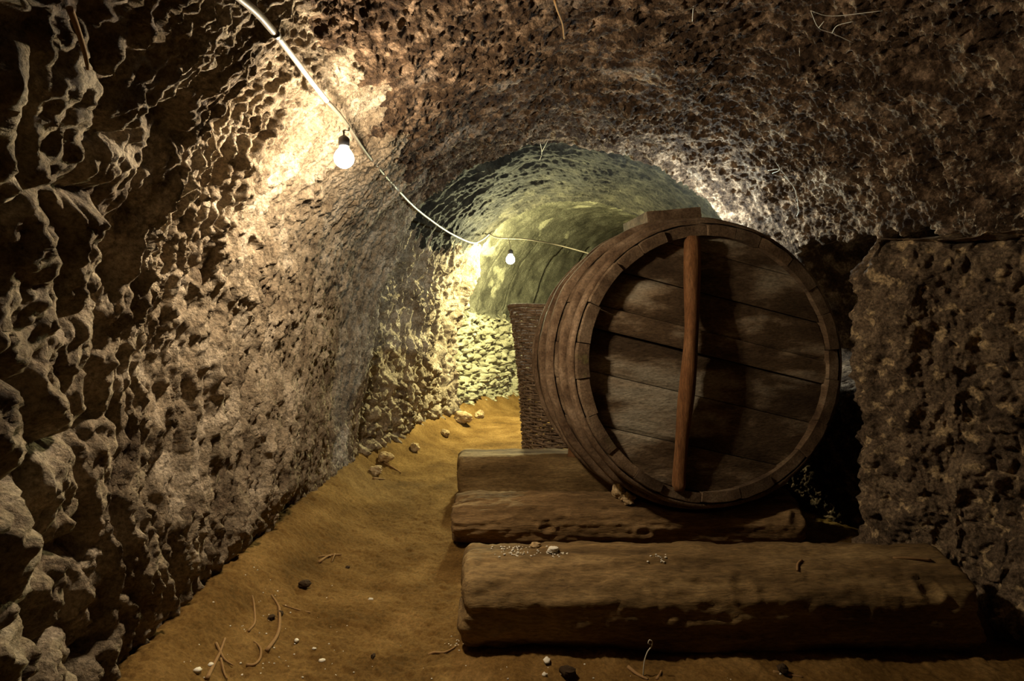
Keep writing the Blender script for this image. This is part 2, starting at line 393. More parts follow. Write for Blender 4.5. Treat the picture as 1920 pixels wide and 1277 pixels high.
# ------------------------------------------------------------------ right hand pier
pl = np.array([(2.75, 3.70), (2.36, 3.44), (2.03, 3.19), (1.83, 3.09), (1.825, 3.00), (1.94, 2.88), (2.12, 2.78), (2.26, 2.60), (2.38, 2.35),
               (2.44, 2.0), (2.5, 1.4), (2.5, 0.4), (2.5, -1.5)])
seglen = np.concatenate([[0], np.cumsum(np.hypot(*np.diff(pl, axis=0).T))])
sA = np.concatenate([np.linspace(0, 0.95, 60), np.linspace(0.95, 2.4, 300)[1:], np.linspace(2.4, seglen[-1], 80)[1:]])
vz = np.concatenate([np.linspace(-0.12, 1.70, 300), np.linspace(1.70, 2.9, 90)[1:]])     # above 1.70 the sheet folds back as a ledge
S, VZ = np.meshgrid(sA, vz, indexing='ij')
bx = np.interp(S, seglen, pl[:, 0]); by = np.interp(S, seglen, pl[:, 1])
dxs = np.gradient(bx, axis=0) / np.gradient(S, axis=0); dys = np.gradient(by, axis=0) / np.gradient(S, axis=0)
k = np.ones(15) / 15
sx = np.convolve(np.pad(dxs[:, 0], 7, 'edge'), k, 'valid'); sy = np.convolve(np.pad(dys[:, 0], 7, 'edge'), k, 'valid')
nn = np.hypot(sx, sy); nx, ny = (sy / nn)[:, None], (-sx / nn)[:, None]
# face normal points to the open passage (towards -x / camera)
topz = 1.70 + 0.05 * perlin(S * 2.2, S * 0 + 3.1, 0.5)
zz = np.minimum(VZ, topz); ledge = np.clip(VZ - 1.70, 0, None)
rnd = sm(1.50, 1.72, VZ) ** 2 * 0.10
DP = 0.05 * fbm(S * 1.6, VZ * 1.6, 2.0, 4) + 0.045 * fbm(S / 0.16, VZ / 0.16, 4.0, 4) + 0.018 * fbm(S / 0.045, VZ / 0.045, 7.0, 3) \
     + 0.03 * ridged(S / 0.22, VZ / 0.22, 1.0, 3) - rnd
f1, f2, rid = worley(S / 0.09 + 0.4 * perlin(S * 9, VZ * 9, 0.4), VZ / 0.085 + 0.4 * perlin(S * 9, VZ * 9, 6.4))
DP = DP + 0.022 * sm(0.0, 0.35, f2 - f1) * sm(1.3, 1.8, S) * (0.4 + rid)
toeP = (1 - sm(0.05, 0.55, VZ)) * sm(1.55, 1.9, S)
DP = DP + 0.30 * toeP ** 1.3 + 0.02 * (1 - sm(0.0, 0.9, VZ))
PXp = bx + nx * DP; PYp = by + ny * DP
PXp = np.where(ledge > 0, PXp - nx * ledge * 1.0, PXp); PYp = np.where(ledge > 0, PYp - ny * ledge * 1.0, PYp)
zz = zz + np.where(ledge > 0, 0.03 * fbm(S / 0.2, VZ / 0.2, 3.0, 3) * np.clip(ledge * 6, 0, 1) - 0.05 * np.clip(ledge * 3, 0, 1), 0)
pr = grid_obj('wall_right', np.stack([PXp, PYp, zz], -1), M_PIER, flip=True); tag(pr, 'mottled rough stone pier right of the cask', kind='structure')

# ------------------------------------------------------------------ floor
def floor_z(x, y):
    x = np.asarray(x, np.float32); y = np.asarray(y, np.float32)
    xl = interp(y, XL_PTS)
    bank = 0.16 * np.exp(-((x - xl) / 0.20) ** 2) + 0.05 * np.exp(-((x - xl) / 0.45) ** 2)
    path = -0.03 * np.exp(-((x + 0.55) / 0.35) ** 2) * (1 - sm(3.5, 5.5, y))
    return bank + path + 0.018 * fbm(x * 1.7, y * 1.7, 0.7, 3) + 0.010 * fbm(x * 6, y * 6, 4.7, 3) + 0.004 * fbm(x * 24, y * 24, 2.0, 2)
fy = np.concatenate([np.arange(-1.5, 1.6, 0.05), np.arange(1.6, 4.0, 0.0085), np.arange(4.0, 8, 0.018), np.arange(8, 11.6, 0.05)])
fx = np.concatenate([np.arange(-1.8, 2.1, 0.0095), np.arange(2.1, 4.6, 0.05)])
FYg, FXg = np.meshgrid(fy, fx, indexing='ij')
FZ = floor_z(FXg, FYg) + 0.005 * fbm(FXg * 60, FYg * 45, 9.0, 2) + 0.008 * np.abs(fbm(FXg * 20, FYg * 16, 5.0, 3))
fl_o = grid_obj('floor', np.stack([FXg, FYg, FZ], -1), M_FLOOR, flip=True); tag(fl_o, 'trodden ochre clay floor of the passage', kind='structure')

def fpt(px, py, lift=0.0):
    Y = F * CAMZ / (py - HY)
    for _ in range(4):
        x = (px - CX) / F * Y; z = float(floor_z(x, Y)); Y = F * (CAMZ - z) / (py - HY)
    x = (px - CX) / F * Y
    return Vector((x, Y, float(floor_z(x, Y)) + lift))

# ------------------------------------------------------------------ wine cask
C0 = Vector((1.110, 3.25, 1.066)); AX = Vector((-0.135, 1.0, -0.045)).normalized()
LEN = 1.24
def rad(s): return 0.772 + 0.070 * (1 - ((s - LEN / 2) / (LEN / 2)) ** 2)
cask = empty('wine_cask', (0, 0, 0))
side = AX.cross(Vector((0, 0, 1))).normalized(); upv = side.cross(AX)
ROT = Matrix((side, AX, upv)).transposed().to_4x4()
cask.matrix_world = Matrix.Translation(C0) @ ROT
tag(cask, 'huge old wooden wine cask lying on timber beams', 'cask')
SIDE, UPV = side.copy(), upv.copy()

NS = 23; TH = 0.072
ang = 0.37
widths = RNG.uniform(0.75, 1.3, NS); widths = widths / widths.sum() * 2 * math.pi
for i in range(NS):
    a0, a1 = ang + 0.0022, ang + widths[i] - 0.0022; ang += widths[i]
    e0 = RNG.uniform(-0.012, 0.014); th = TH + RNG.uniform(-0.006, 0.006); ro = RNG.uniform(-0.004, 0.004)
    ss = np.concatenate([[e0, e0 + 0.004], np.linspace(0.03, LEN - 0.03, 18), [LEN - 0.004, LEN]])
    aa = np.linspace(a0, a1, 9)
    sec = []
    for s_i, s in enumerate(ss):
        r = rad(min(max(s, 0), LEN)) + ro - (0.004 if s_i in (0, len(ss) - 1) else 0)
        chim = 0.012 * sm(0.10, 0.0, s) if s < 0.1 else 0
        ring = [(r - (0.003 if k in (0, 8) else 0) + 0.0015 * math.sin(40 * a + i + 9 * s), a) for k, a in enumerate(aa)] + \
               [(r - th + float(chim), a) for a in aa[::-1]]
        sec.append([(q * math.cos(a), s, q * math.sin(a)) for q, a in ring])
    sec = np.array(sec, np.float32)
    jit = 0.003 * perlin(sec[..., 0] * 9 + i, sec[..., 1] * 9, sec[..., 2] * 9)
    sec[..., 0] += jit; sec[..., 2] += jit
    n, m = sec.shape[:2]
    V = sec.reshape(-1, 3).tolist()
    Fc = [(a * m + b, a * m + (b + 1) % m, (a + 1) * m + (b + 1) % m, (a + 1) * m + b) for a in range(n - 1) for b in range(m)]
    Fc += [tuple(range(m - 1, -1, -1)), tuple((n - 1) * m + b for b in range(m))]
    st = new_obj('stave', V, Fc, M_STAVE, cask, smooth=False)

def hoop(s0, s1, thick, seed):
    n = 190; prof = []
    base = RNG.uniform(0, 6.28)
    for kk in range(n):
        a = base + 2 * math.pi * kk / n
        ov = 0.010 * float(sm(0, 0.10, kk / n)) * (1 - float(sm(0.10, 0.104, kk / n)))
        w0 = s0 + 0.006 * float(perlin(np.array([math.cos(a) * 4 + seed]), np.array([math.sin(a) * 4]), 0.2)[0])
        w1 = s1 + 0.007 * float(perlin(np.array([math.cos(a) * 4 + seed]), np.array([math.sin(a) * 4]), 5.2)[0])
        t = thick * (1 + 0.25 * float(perlin(np.array([math.cos(a) * 5 + seed]), np.array([math.sin(a) * 5]), 2.2)[0])) + ov
        pr_ = [(w0, 0.003), (w0, t * 0.7), (w0 + (w1 - w0) * 0.2, t), (w0 + (w1 - w0) * 0.8, t), (w1, t * 0.7), (w1, 0.003)]
        prof.append([((rad(min(max(s, 0), LEN)) + 0.003 + q) * math.cos(a), s, (rad(min(max(s, 0), LEN)) + 0.003 + q) * math.sin(a)) for s, q in pr_])
    A = np.array(prof, np.float32)
    P2 = A.transpose(1, 0, 2); P2 = np.concatenate([P2, P2[:1]], 0)
    return grid_obj('hoop', P2, M_HOOP, cask, wrap=True)
for hs in ((0.014, 0.075, 0.022, 1.0), (0.105, 0.160, 0.036, 7.0), (0.315, 0.375, 0.042, 13.0), (0.500, 0.560, 0.036, 19.0),
           (0.80, 0.86, 0.024, 27.0), (1.02, 1.08, 0.024, 33.0), (1.14, 1.22, 0.024, 41.0)):
    hoop(*hs)

# head: boards cut to the circle, tilted about the axis
def head_boards(depth, sgn):
    edges = [-0.80, -0.48, -0.20, 0.035, 0.165, 0.375, 0.60, 0.80] if sgn > 0 else [-0.80, -0.4, -0.1, 0.2, 0.5, 0.80]
    tilt = math.radians(-13.5)
    rr = rad(depth if sgn > 0 else LEN - depth) - TH + 0.006
    for b in range(len(edges) - 1):
        v0, v1 = max(edges[b], -rr + 0.002) + 0.002, min(edges[b + 1], rr - 0.002) - 0.002
        if v1 - v0 < 0.02: continue
        nv, nu = 14, 60
        G = np.zeros((nv, nu, 3), np.float32)
        off = RNG.uniform(-0.008, 0.010); cup = RNG.uniform(-0.01, 0.012)
        for a in range(nv):
            v = v0 + (v1 - v0) * a / (nv - 1)
            hw = math.sqrt(max(rr * rr - v * v, 1e-5))
            for c in range(nu):
                u = -hw + 2 * hw * c / (nu - 1)
                q = (a / (nv - 1) - 0.5) * 2
                d = off + cup * q * q + (0.004 if a in (0, nv - 1) else 0)
                G[a, c] = (u, d, v)
        G[..., 1] += 0.006 * fbm(G[..., 0] * 2.5 + b * 7, G[..., 2] * 14, 2.0, 3)
        front = G.copy(); back = G.copy(); back[..., 1] = 0.035
        ct, stt = math.cos(tilt), math.sin(tilt)
        def place(Gx):
            Q = Gx.copy(); Q[..., 0] = Gx[..., 0] * ct - Gx[..., 2] * stt; Q[..., 2] = Gx[..., 0] * stt + Gx[..., 2] * ct
            Q[..., 1] = (depth + Gx[..., 1]) if sgn > 0 else (LEN - depth - Gx[..., 1]); return Q
        fq, bq = place(front).reshape(-1, 3).tolist(), place(back).reshape(-1, 3).tolist()
        V = fq + bq; o = nv * nu
        Fc = []
        for a in range(nv - 1):
            for c in range(nu - 1):
                i0 = a * nu + c
                Fc.append((i0, i0 + 1, i0 + nu + 1, i0 + nu)); Fc.append((o + i0 + nu, o + i0 + nu + 1, o + i0 + 1, o + i0))
        per = [c for c in range(nu)] + [a * nu + nu - 1 for a in range(1, nv)] + [(nv - 1) * nu + c for c in range(nu - 2, -1, -1)] + [a * nu for a in range(nv - 2, 0, -1)]
        for i in range(len(per)):
            p, q = per[i], per[(i + 1) % len(per)]
            Fc.append((q, p, o + p, o + q))
        new_obj('head_board', V, Fc, M_HEAD, cask, smooth=False)
head_boards(0.060, 1)
head_boards(0.085, -1)

# crossbar: rough bowed pole jammed across the head
pts = []; rs = []
for kk in range(46):
    t = kk / 45
    z = 0.70 - t * 1.40
    x = -0.094 - 0.105 * t + 0.006 * math.sin(t * 6.0)
    d = 0.020 - 0.042 * math.sin(math.pi * min(1, t * 1.05)) + 0.006 * math.sin(9 * t)
    pts.append((x, d, z)); rs.append(0.044 - 0.006 * t + 0.004 * math.sin(13 * t) - (0.008 if kk in (0, 45) else 0))
V, Fc = tube_geo(pts, rs, 14)
Vn = np.array([tuple(v) for v in V], np.float32)
j = 0.006 * fbm(Vn[:, 0] * 20, Vn[:, 1] * 20, Vn[:, 2] * 3.0, 2)
Vn[:, 0] += j; Vn[:, 1] += j
bar = new_obj('crossbar', Vn.tolist(), Fc, M_BAR, cask); tag(bar, 'reddish brown upright pole across the cask head')

def cask_local(P_):
    """world points -> (s, x, z) in the cask frame"""
    q = P_ - np.array(C0, np.float32)
    return q @ np.array(AX, np.float32), q @ np.array(SIDE, np.float32), q @ np.array(UPV, np.float32)

# ------------------------------------------------------------------ timber beams
def timber(name, x0, x1, y0, prof, mat, seed, ends=(0.05, 0.05), amp=0.018, knob=None, knots=(), notch=True, wob=0.02):
    prof = np.array(prof, np.float32)
    per = np.concatenate([prof, prof[:1]]); L_ = np.concatenate([[0], np.cumsum(np.hypot(*np.diff(per, axis=0).T))])
    M_ = 96; q = np.linspace(0, L_[-1], M_, endpoint=False)
    py_, pz_ = np.interp(q, L_, per[:, 0]), np.interp(q, L_, per[:, 1])
    for _ in range(3):
        py_ = 0.25 * np.roll(py_, 1) + 0.5 * py_ + 0.25 * np.roll(py_, -1); pz_ = 0.25 * np.roll(pz_, 1) + 0.5 * pz_ + 0.25 * np.roll(pz_, -1)
    cy, cz = py_.mean(), pz_.mean()
    N_ = 260
    xs = np.linspace(0, 1, N_); xs = x0 + (x1 - x0) * xs
    A = np.zeros((N_, M_, 3), np.float32)
    for i, x in enumerate(xs):
        dl, dr = x - x0, x1 - x
        k = 1.0
        for d, e in ((dl, ends[0]), (dr, ends[1])):
            if d < e: k *= 0.80 + 0.20 * math.sqrt(max(0, 1 - (1 - d / e) ** 2))
        w = 1 + 0.06 * math.sin(x * 2.1 + seed) * 0.5
        A[i, :, 0] = x; A[i, :, 1] = y0 + cy + (py_ - cy) * k * w + wob * math.sin(x * 1.7 + seed * 2)
        A[i, :, 2] = cz + (pz_ - cz) * k
    X_, Y_, Z_ = A[..., 0], A[..., 1], A[..., 2]
    dn = np.stack([np.zeros_like(X_), Y_ - (y0 + cy), Z_ - cz], -1); dn /= np.linalg.norm(dn, axis=-1, keepdims=True) + 1e-6
    th = np.arctan2(dn[..., 2], dn[..., 1])
    disp = amp * (fbm(X_ * 1.6 + seed, np.cos(th) * 1.2, np.sin(th) * 1.2, 4) + 0.55 * ridged(X_ * 1.2 + seed, np.cos(th) * 5, np.sin(th) * 5, 3) - 0.3) \
        + 0.3 * amp * fbm(X_ * 14 + seed, np.cos(th) * 6, np.sin(th) * 6, 3)
    A += dn * disp[..., None]
    ex = np.exp(-(X_ - x0) / 0.05) - np.exp(-(x1 - X_) / 0.05)
    A[..., 0] += 0.03 * ex * fbm(Y_ * 9 + seed, Z_ * 9, 1.0, 3)
    for kx, kz, kr, kd in knots:
        dd = np.hypot((X_ - kx) / kr, (A[..., 2] - kz) / (kr * 0.75)); fr = A[..., 1] < y0 + cy
        A += dn * (np.where(fr, kd * np.exp(-((dd - 1.0) / 0.30) ** 2) - 1.6 * kd * np.exp(-(dd / 0.55) ** 2), 0))[..., None]
    if knob is not None:
        kx, kr, kh = knob
        A[..., 2] += kh * np.exp(-((X_ - kx) / kr) ** 2) * np.clip(dn[..., 2], 0, 1)
    if notch:
        s, lx, lz = cask_local(A)
        r = np.hypot(lx, lz); lim = 0.772 + 0.070 * (1 - ((np.clip(s, 0, LEN) - LEN / 2) / (LEN / 2)) ** 2) + 0.060
        ins = (r < lim) & (s > -0.06) & (s < LEN + 0.06)
        f = np.where(ins, lim / np.maximum(r, 1e-4), 1.0)
        mv = (f - 1)[..., None] * (lx[..., None] * np.array(SIDE) + lz[..., None] * np.array(UPV))
        A += mv
    zf = floor_z(A[..., 0], A[..., 1])
    V = A.reshape(-1, 3).tolist()
    Fc = [(a * M_ + b, a * M_ + (b + 1) % M_, (a + 1) * M_ + (b + 1) % M_, (a + 1) * M_ + b) for a in range(N_ - 1) for b in range(M_)]
    # rough sawn end faces
    for end, ring in ((0, 0), (1, (N_ - 1) * M_)):
        cc = A[0 if end == 0 else -1].mean(0); prev = [ring + b for b in range(M_)]
        for q_ in (0.75, 0.5, 0.25):
            cur = []
            for b in range(M_):
                p = A[0 if end == 0 else -1, b] * q_ + cc * (1 - q_)
                p = p + np.array([(-1 if end == 0 else 1) * (0.012 * (1 - q_)) + 0.006 * math.sin(9 * b + 20 * q_), 0, 0])
                cur.append(len(V)); V.append([float(k) for k in p])
            for b in range(M_):
                f4 = (prev[b], prev[(b + 1) % M_], cur[(b + 1) % M_], cur[b])
                Fc.append(f4[::-1] if end == 0 else f4)
            prev = cur
        V.append([float(k) for k in cc]); c = len(V) - 1
        for b in range(M_):
            f3 = (prev[b], prev[(b + 1) % M_], c); Fc.append(f3[::-1] if end == 0 else f3)
    o = new_obj(name, V, Fc, mat)
    me = o.data; 
    return recenter(o)

P1 = [(0.05, -0.01), (0.0, 0.06), (0.0, 0.215), (0.07, 0.275), (0.16, 0.315), (0.33, 0.315), (0.42, 0.24), (0.42, 0.06), (0.36, -0.01)]
b1 = timber('timber_log', -0.205, 1.84, 2.27, P1, M_LOG, 1.3, amp=0.022, knots=((0.90, 0.245, 0.05, 0.006), (0.62, 0.14, 0.045, -0.007), (1.63, 0.24, 0.05, 0.008)), notch=False)
tag(b1, 'long dusty squared timber beam lying nearest the camera', 'beam', 'timber beams on the floor')
P2_ = [(0.06, -0.01), (0.0, 0.06), (-0.02, 0.15), (0.03, 0.215), (0.10, 0.248), (0.26, 0.245), (0.36, 0.19), (0.38, 0.10), (0.32, -0.01)]
b2 = timber('timber_log', -0.34, 1.66, 3.33, P2_, M_LOG2, 4.1, ends=(0.16, 0.07), amp=0.026, knob=(1.60, 0.12, 0.03), knots=((1.60, 0.17, 0.055, 0.010), (0.20, 0.12, 0.05, 0.012), (0.75, 0.1, 0.05, 0.01)))
tag(b2, 'split round timber beam directly under the front rim of the cask', 'beam', 'timber beams on the floor')
P3_ = [(0.02, -0.01), (0.0, 0.05), (0.0, 0.24), (0.04, 0.31), (0.30, 0.31), (0.34, 0.26), (0.34, 0.05), (0.32, -0.01)]
b3 = timber('timber_log', -0.39, 1.78, 4.22, P3_, M_LOG, 7.7, ends=(0.05, 0.05), amp=0.012)
tag(b3, 'squared timber beam farthest back, in front of the wicker basket', 'beam', 'timber beams on the floor')

def surf_z(o, x, y):
    dg = None
    inv = o.matrix_basis.inverted()
    ok, loc, n, i = o.ray_cast(inv @ Vector((x, y, 2.0)), Vector((0, 0, -1)))
    return (o.matrix_basis @ loc).z if ok else 0.0
bpy.context.view_layer.update()

# ------------------------------------------------------------------ rocks
def rock_geo(r, seed, squash=(1, 1, 1), flat=0.0, amp=0.35, n=14, m=20):
    V, Fc = [], []
    for a in range(n + 1):
        ph = math.pi * a / n
        for b in range(m):
            t = 2 * math.pi * b / m
            V.append((math.sin(ph) * math.cos(t), math.sin(ph) * math.sin(t), math.cos(ph)))
    A = np.array(V, np.float32)
    f1, f2, rid = worley(A[:, 0] * 0.9 + seed, A[:, 1] * 0.9 + A[:, 2] * 0.9 + seed)
    d = 1 + amp * fbm(A[:, 0] * 1.1 + seed, A[:, 1] * 1.1, A[:, 2] * 1.1, 3) - amp * 0.5 * f1
    A = A * d[:, None] * r * np.array(squash, np.float32)
    A[:, 2] -= A[:, 2].min()
    for a in range(n):
        for b in range(m):
            Fc.append((a * m + b, (a + 1) * m + b, (a + 1) * m + (b + 1) % m, a * m + (b + 1) % m))
    return A.tolist(), Fc

def rock(name, loc, r, seed, mat, squash=(1, 1, 1), rot=0.0, amp=0.35, n=14, m=20):
    V, Fc = rock_geo(r, seed, squash, amp=amp, n=n, m=m)
    o = new_obj(name, V, Fc, mat, smooth=(n < 9)); o.location = loc; o.rotation_euler = (0, 0, rot)
    return o

def on_beam(px, py, beam, yg):
    """a point on top of a beam seen at an image position"""
    Y = yg
    for _ in range(10):
        x = (px - CX) / F * Y; z = surf_z(beam, x, Y); Y = 0.5 * Y + 0.5 * F * (CAMZ - z) / (py - HY)
    x = (px - CX) / F * Y
    return Vector((x, Y, surf_z(beam, x, Y)))

p = Vector((0.625, 3.44, surf_z(b2, 0.625, 3.44)))
tag(rock('wedge_stone', (p.x, p.y, p.z - 0.006), 0.046, 2.4, M_STONE, (0.9, 0.9, 1.0), 0.6), 'rounded brown wedge stone beside the cask, left of the pale angular stone', 'stone')
p = Vector((0.675, 3.39, surf_z(b2, 0.675, 3.39)))
tag(rock('wedge_stone', (p.x, p.y, p.z - 0.005), 0.040, 9.7, M_STONE, (1.15, 0.7, 0.85), 0.1, 0.6), 'pale angular wedge stone tucked under the lower left of the cask', 'stone')
# small wooden wedge at the cask's lower left on the far beam
wz = on_beam(1082, 864, b3, 4.3)
wv = [(-.035, -.03, 0), (.035, -.03, 0), (.035, .05, 0), (-.035, .05, 0), (-.03, -.028, .065), (.0, -.03, .075), (.0, .05, .075), (-.03, .05, .065)]
wg = new_obj('wooden_wedge', wv, [(3, 2, 1, 0), (0, 1, 5, 4), (1, 2, 6, 5), (2, 3, 7, 6), (3, 0, 4, 7), (4, 5, 6, 7)], M_BAR, smooth=False)
wg.location = (wz.x - 0.03, wz.y, wz.z - 0.003); wg.rotation_euler = (0, 0, -0.35)
md = wg.modifiers.new('bevel', 'BEVEL'); md.width = 0.006; md.segments = 2
tag(wg, 'small orange brown wooden wedge on the farthest beam at the cask edge', 'wedge')

# ------------------------------------------------------------------ board on top of the cask
bo = []
bd = empty('board', (0, 0, 0))
def plank_geo(Lx, Ly, Lz, seed, nx_=24, ny_=10):
    A = []
    for a in range(nx_):
        x = -Lx / 2 + Lx * a / (nx_ - 1)
        ring = [(-1, -1), (-0.96, -1), (0, -1), (0.96, -1), (1, -1), (1, -.8), (1, .8), (1, 1), (.96, 1), (0, 1), (-.96, 1), (-1, 1), (-1, .8), (-1, -.8)]
        A.append([(x, y * Ly / 2, z * Lz / 2) for y, z in ring])
    A = np.array(A, np.float32)
    j_ = 0.006 * fbm(A[..., 0] * 5 + seed, A[..., 1] * 18, A[..., 2] * 18, 2); A[..., 2] += j_; A[..., 1] += j_ * 0.6
    n, m = A.shape[:2]; V = A.reshape(-1, 3).tolist()
    Fc = [(a * m + b, (a + 1) * m + b, (a + 1) * m + (b + 1) % m, a * m + (b + 1) % m) for a in range(n - 1) for b in range(m)]
    Fc += [tuple(range(m)), tuple((n - 1) * m + b for b in range(m - 1, -1, -1))]
    return V, Fc
bpy.data.objects.remove(bd)
V, Fc = plank_geo(0.36, 0.46, 0.075, 3.0)
bd = new_obj('board', V, Fc, M_HOOP, smooth=False)
s_t = 0.66
topc = C0 + AX * s_t + UPV * (rad(s_t) + 0.084) - SIDE * 0.02
bd.matrix_world = Matrix.Translation(topc) @ ROT @ Matrix.Rotation(math.radians(-6), 4, 'Y') @ Matrix.Rotation(math.radians(2), 4, 'X')
tag(bd, 'weathered board lying flat on top of the cask', 'board')

# ------------------------------------------------------------------ wicker basket
bk = empty('wicker_basket', (0.42, 5.02, 0.0))
tag(bk, 'tall brown wicker basket standing behind the cask and the farthest beam', 'basket')
zr = [0, 0.3, 0.75, 1.12, 1.30, 1.42]; rr_ = [0.315, 0.325, 0.352, 0.392, 0.42, 0.445]
rows_b = 74; na = 168; K = 28
parts = []
for i in range(rows_b):
    z = 0.03 + 1.37 * i / (rows_b - 1)
    ring = []
    for a in range(na):
        t = 2 * math.pi * a / na
        r = float(np.interp(z, zr, rr_)) + 0.010 * math.sin(K * t / 2 * 1.0 + math.pi * (i % 2)) + 0.004 * math.sin(5 * t + i)
        ring.append((r * math.cos(t), r * math.sin(t), z + 0.012 * math.sin(2 * t + 0.6) + 0.004 * math.sin(7 * t + i * 1.7)))
    parts.append(tube_geo(ring, 0.0098 + 0.0016 * math.sin(i * 2.3), 6, True))
V, Fc = join_geo(parts); new_obj('woven_body', V, Fc, M_WICK, bk)
parts = []
for kq in range(K):
    t = 2 * math.pi * (kq + 0.5) / K
    parts.append(tube_geo([((float(np.interp(z, zr, rr_))) * math.cos(t), (float(np.interp(z, zr, rr_))) * math.sin(t), z) for z in np.linspace(0.0, 1.41, 12)], 0.007, 6))
V, Fc = join_geo(parts); new_obj('stake_frame', V, Fc, M_WICK, bk)
ring = [(0.447 * math.cos(2 * math.pi * a / 96), 0.447 * math.sin(2 * math.pi * a / 96), 1.408 + 0.012 * math.sin(2 * 2 * math.pi * a / 96 + 0.6)) for a in range(96)]
V, Fc = tube_geo(ring, 0.016, 8, True); new_obj('rim', V, Fc, M_WICK, bk)

# ------------------------------------------------------------------ cable and lamps
def lathe(prof, seg=20):
    V, Fc = [], []
    for r, z in prof:
        for k_ in range(seg):
            a = 2 * math.pi * k_ / seg; V.append((r * math.cos(a), r * math.sin(a), z))
    n = len(prof)
    for i in range(n - 1):
        for k_ in range(seg):
            Fc.append((i * seg + k_, i * seg + (k_ + 1) % seg, (i + 1) * seg + (k_ + 1) % seg, (i + 1) * seg + k_))
    Fc.append(tuple(range(seg - 1, -1, -1))); Fc.append(tuple((n - 1) * seg + k_ for k_ in range(seg)))
    return V, Fc

def lamp(loc, label, col, power, smooth, br, ecol, cord_to=None, radius=None):
    L_ = empty('bulb_lamp', loc); tag(L_, label, 'lamp')
    V, Fc = lathe([(0.0001, -br), (br * .38, -br * .92), (br * .7, -br * .7), (br * .92, -br * .38), (br, 0), (br * .92, br * .38), (br * .72, br * .72), (br * .5, br * 1.0), (br * .42, br * 1.35), (0.0001, br * 1.36)])
    new_obj('bulb', V, Fc, mat_emit('bulb_glow', ecol, 40.0), L_)
    V, Fc = lathe([(br * .48, br * 1.2), (br * .55, br * 1.3), (br * .55, br * 2.0), (br * .40, br * 2.15), (br * .18, br * 2.3)])
    new_obj('socket', V, Fc, M_SOCK, L_)
    if cord_to is not None:
        d = Vector(cord_to) - Vector(loc)
        a = Vector((0, 0, br * 2.28))
        V, Fc = tube_geo(spline([a, a + Vector((0, 0, 0.02)), a.lerp(d, 0.6) + Vector((0.004, 0, 0.0)), d], 6), 0.004, 6)
        new_obj('cord', V, Fc, M_CABLE, L_)
    ld = bpy.data.lights.new('bulb_light', 'POINT'); ld.energy = power; ld.color = col; ld.shadow_soft_size = radius or br * 1.15
    ld.use_nodes = True; nt = ld.node_tree
    em = nt.nodes['Emission']; fo = nt.nodes.new('ShaderNodeLightFalloff'); fo.inputs['Strength'].default_value = 1.0; fo.inputs['Smooth'].default_value = smooth
    nt.links.new(fo.outputs['Quadratic'], em.inputs['Strength'])
    lo = bpy.data.objects.new('bulb_light', ld); COL.objects.link(lo); lo.parent = L_
    return L_

def at(px, py, Y): return Vector(((px - CX) / F * Y, Y, CAMZ - (py - HY) / F * Y))

L1 = at(645, 297, 2.36)
cab1 = [hit(*q, off=0.045) for q in ((437, -14), (480, 22), (517, 64), (560, 120), (590, 160), (614, 190))]
cab2 = [hit(*q, off=0.05) for q in ((614, 190), (636, 214), (655, 240), (690, 292), (735, 345))] + [at(770, 382, 4.3), at(800, 407, 4.9), at(842, 436, 5.7), at(884, 455, 6.4), at(903, 450, 6.8), at(917, 439, 7.15)]
cond = empty('cable_conduit', cab1[0])
def part_tube(name, pts, r, mat, par, seg=8):
    V, Fc = tube_geo([Vector(p) - par.location for p in pts], r, seg); return new_obj(name, V, Fc, mat, par)
part_tube('pipe', spline(cab1[:3], 8), 0.0105, M_COND, cond, 12)
part_tube('pipe', spline(cab1[2:], 8), 0.0095, M_COND, cond, 12)
part_tube('sleeve', [cab1[2] + (cab1[1] - cab1[2]).normalized() * 0.012, cab1[2] + (cab1[3] - cab1[2]).normalized() * 0.012], 0.0125, M_SOCK, cond, 12)
tag(cond, 'pale grey plastic conduit on the vault, running to the nearest lamp', 'conduit')
cb = empty('cable', cab2[0])
part_tube('sheath', spline(cab2[:6], 8), 0.0085, M_CABLE, cb, 8)
part_tube('lead', spline(cab2[4:], 8), 0.0085, M_CABLE_W, cb, 8)
tag(cb, 'dusty electric cable sagging from the near lamp to the arch edge', 'cable')
cab3 = [at(917, 439, 7.14), at(930, 445, 7.14), at(953, 447, 7.14), at(990, 449, 7.4), at(1040, 458, 8.2), at(1100, 474, 8.3), at(1160, 492, 8.4)]
cb3 = tag(new_obj('cable', *tube_geo(spline(cab3, 8), 0.009, 8), M_CABLE), 'thin dark cable drooping past the far lamp towards the cask', 'cable')
recenter(cb3)

lamp(L1, 'glowing bare bulb hanging near the left vault, the larger lamp', (1.0, 0.83, 0.62), 440, 0.10, 0.040, (1.0, 0.93, 0.8), cord_to=hit(655, 240, off=0.05))
lamp(at(957, 487, 7.08), 'small glowing bulb far down the passage at the bend', (1.0, 0.965, 0.53), 2700, 0.45, 0.055, (1.0, 0.97, 0.8), cord_to=at(953, 447, 7.14))
lamp(Vector((1.42, 4.62, 1.92)), 'white bulb behind the cask lighting the vault', (0.76, 0.93, 1.0), 480, 0.03, 0.03, (0.9, 1.0, 1.0))

# ------------------------------------------------------------------ litter on the floor
def twig(pxs, r, label, group=None, lift=0.006, taper=0.5, branches=()):
    pts = spline([fpt(*q, lift=r * 0.8) for q in pxs], 6)
    n = len(pts); rs_ = [r * (1 - taper * i / (n - 1)) for i in range(n)]
    parts_ = [tube_geo(pts, rs_, 7)]
    for bq in branches:
        bp_ = spline([fpt(*q, lift=r * 0.9) for q in bq], 6); parts_.append(tube_geo(bp_, [r * 0.6 * (1 - 0.5 * i / (len(bp_) - 1)) for i in range(len(bp_))], 6))
    o = new_obj('twig', *join_geo(parts_), M_TWIG); recenter(o); return tag(o, label, 'twig', group)

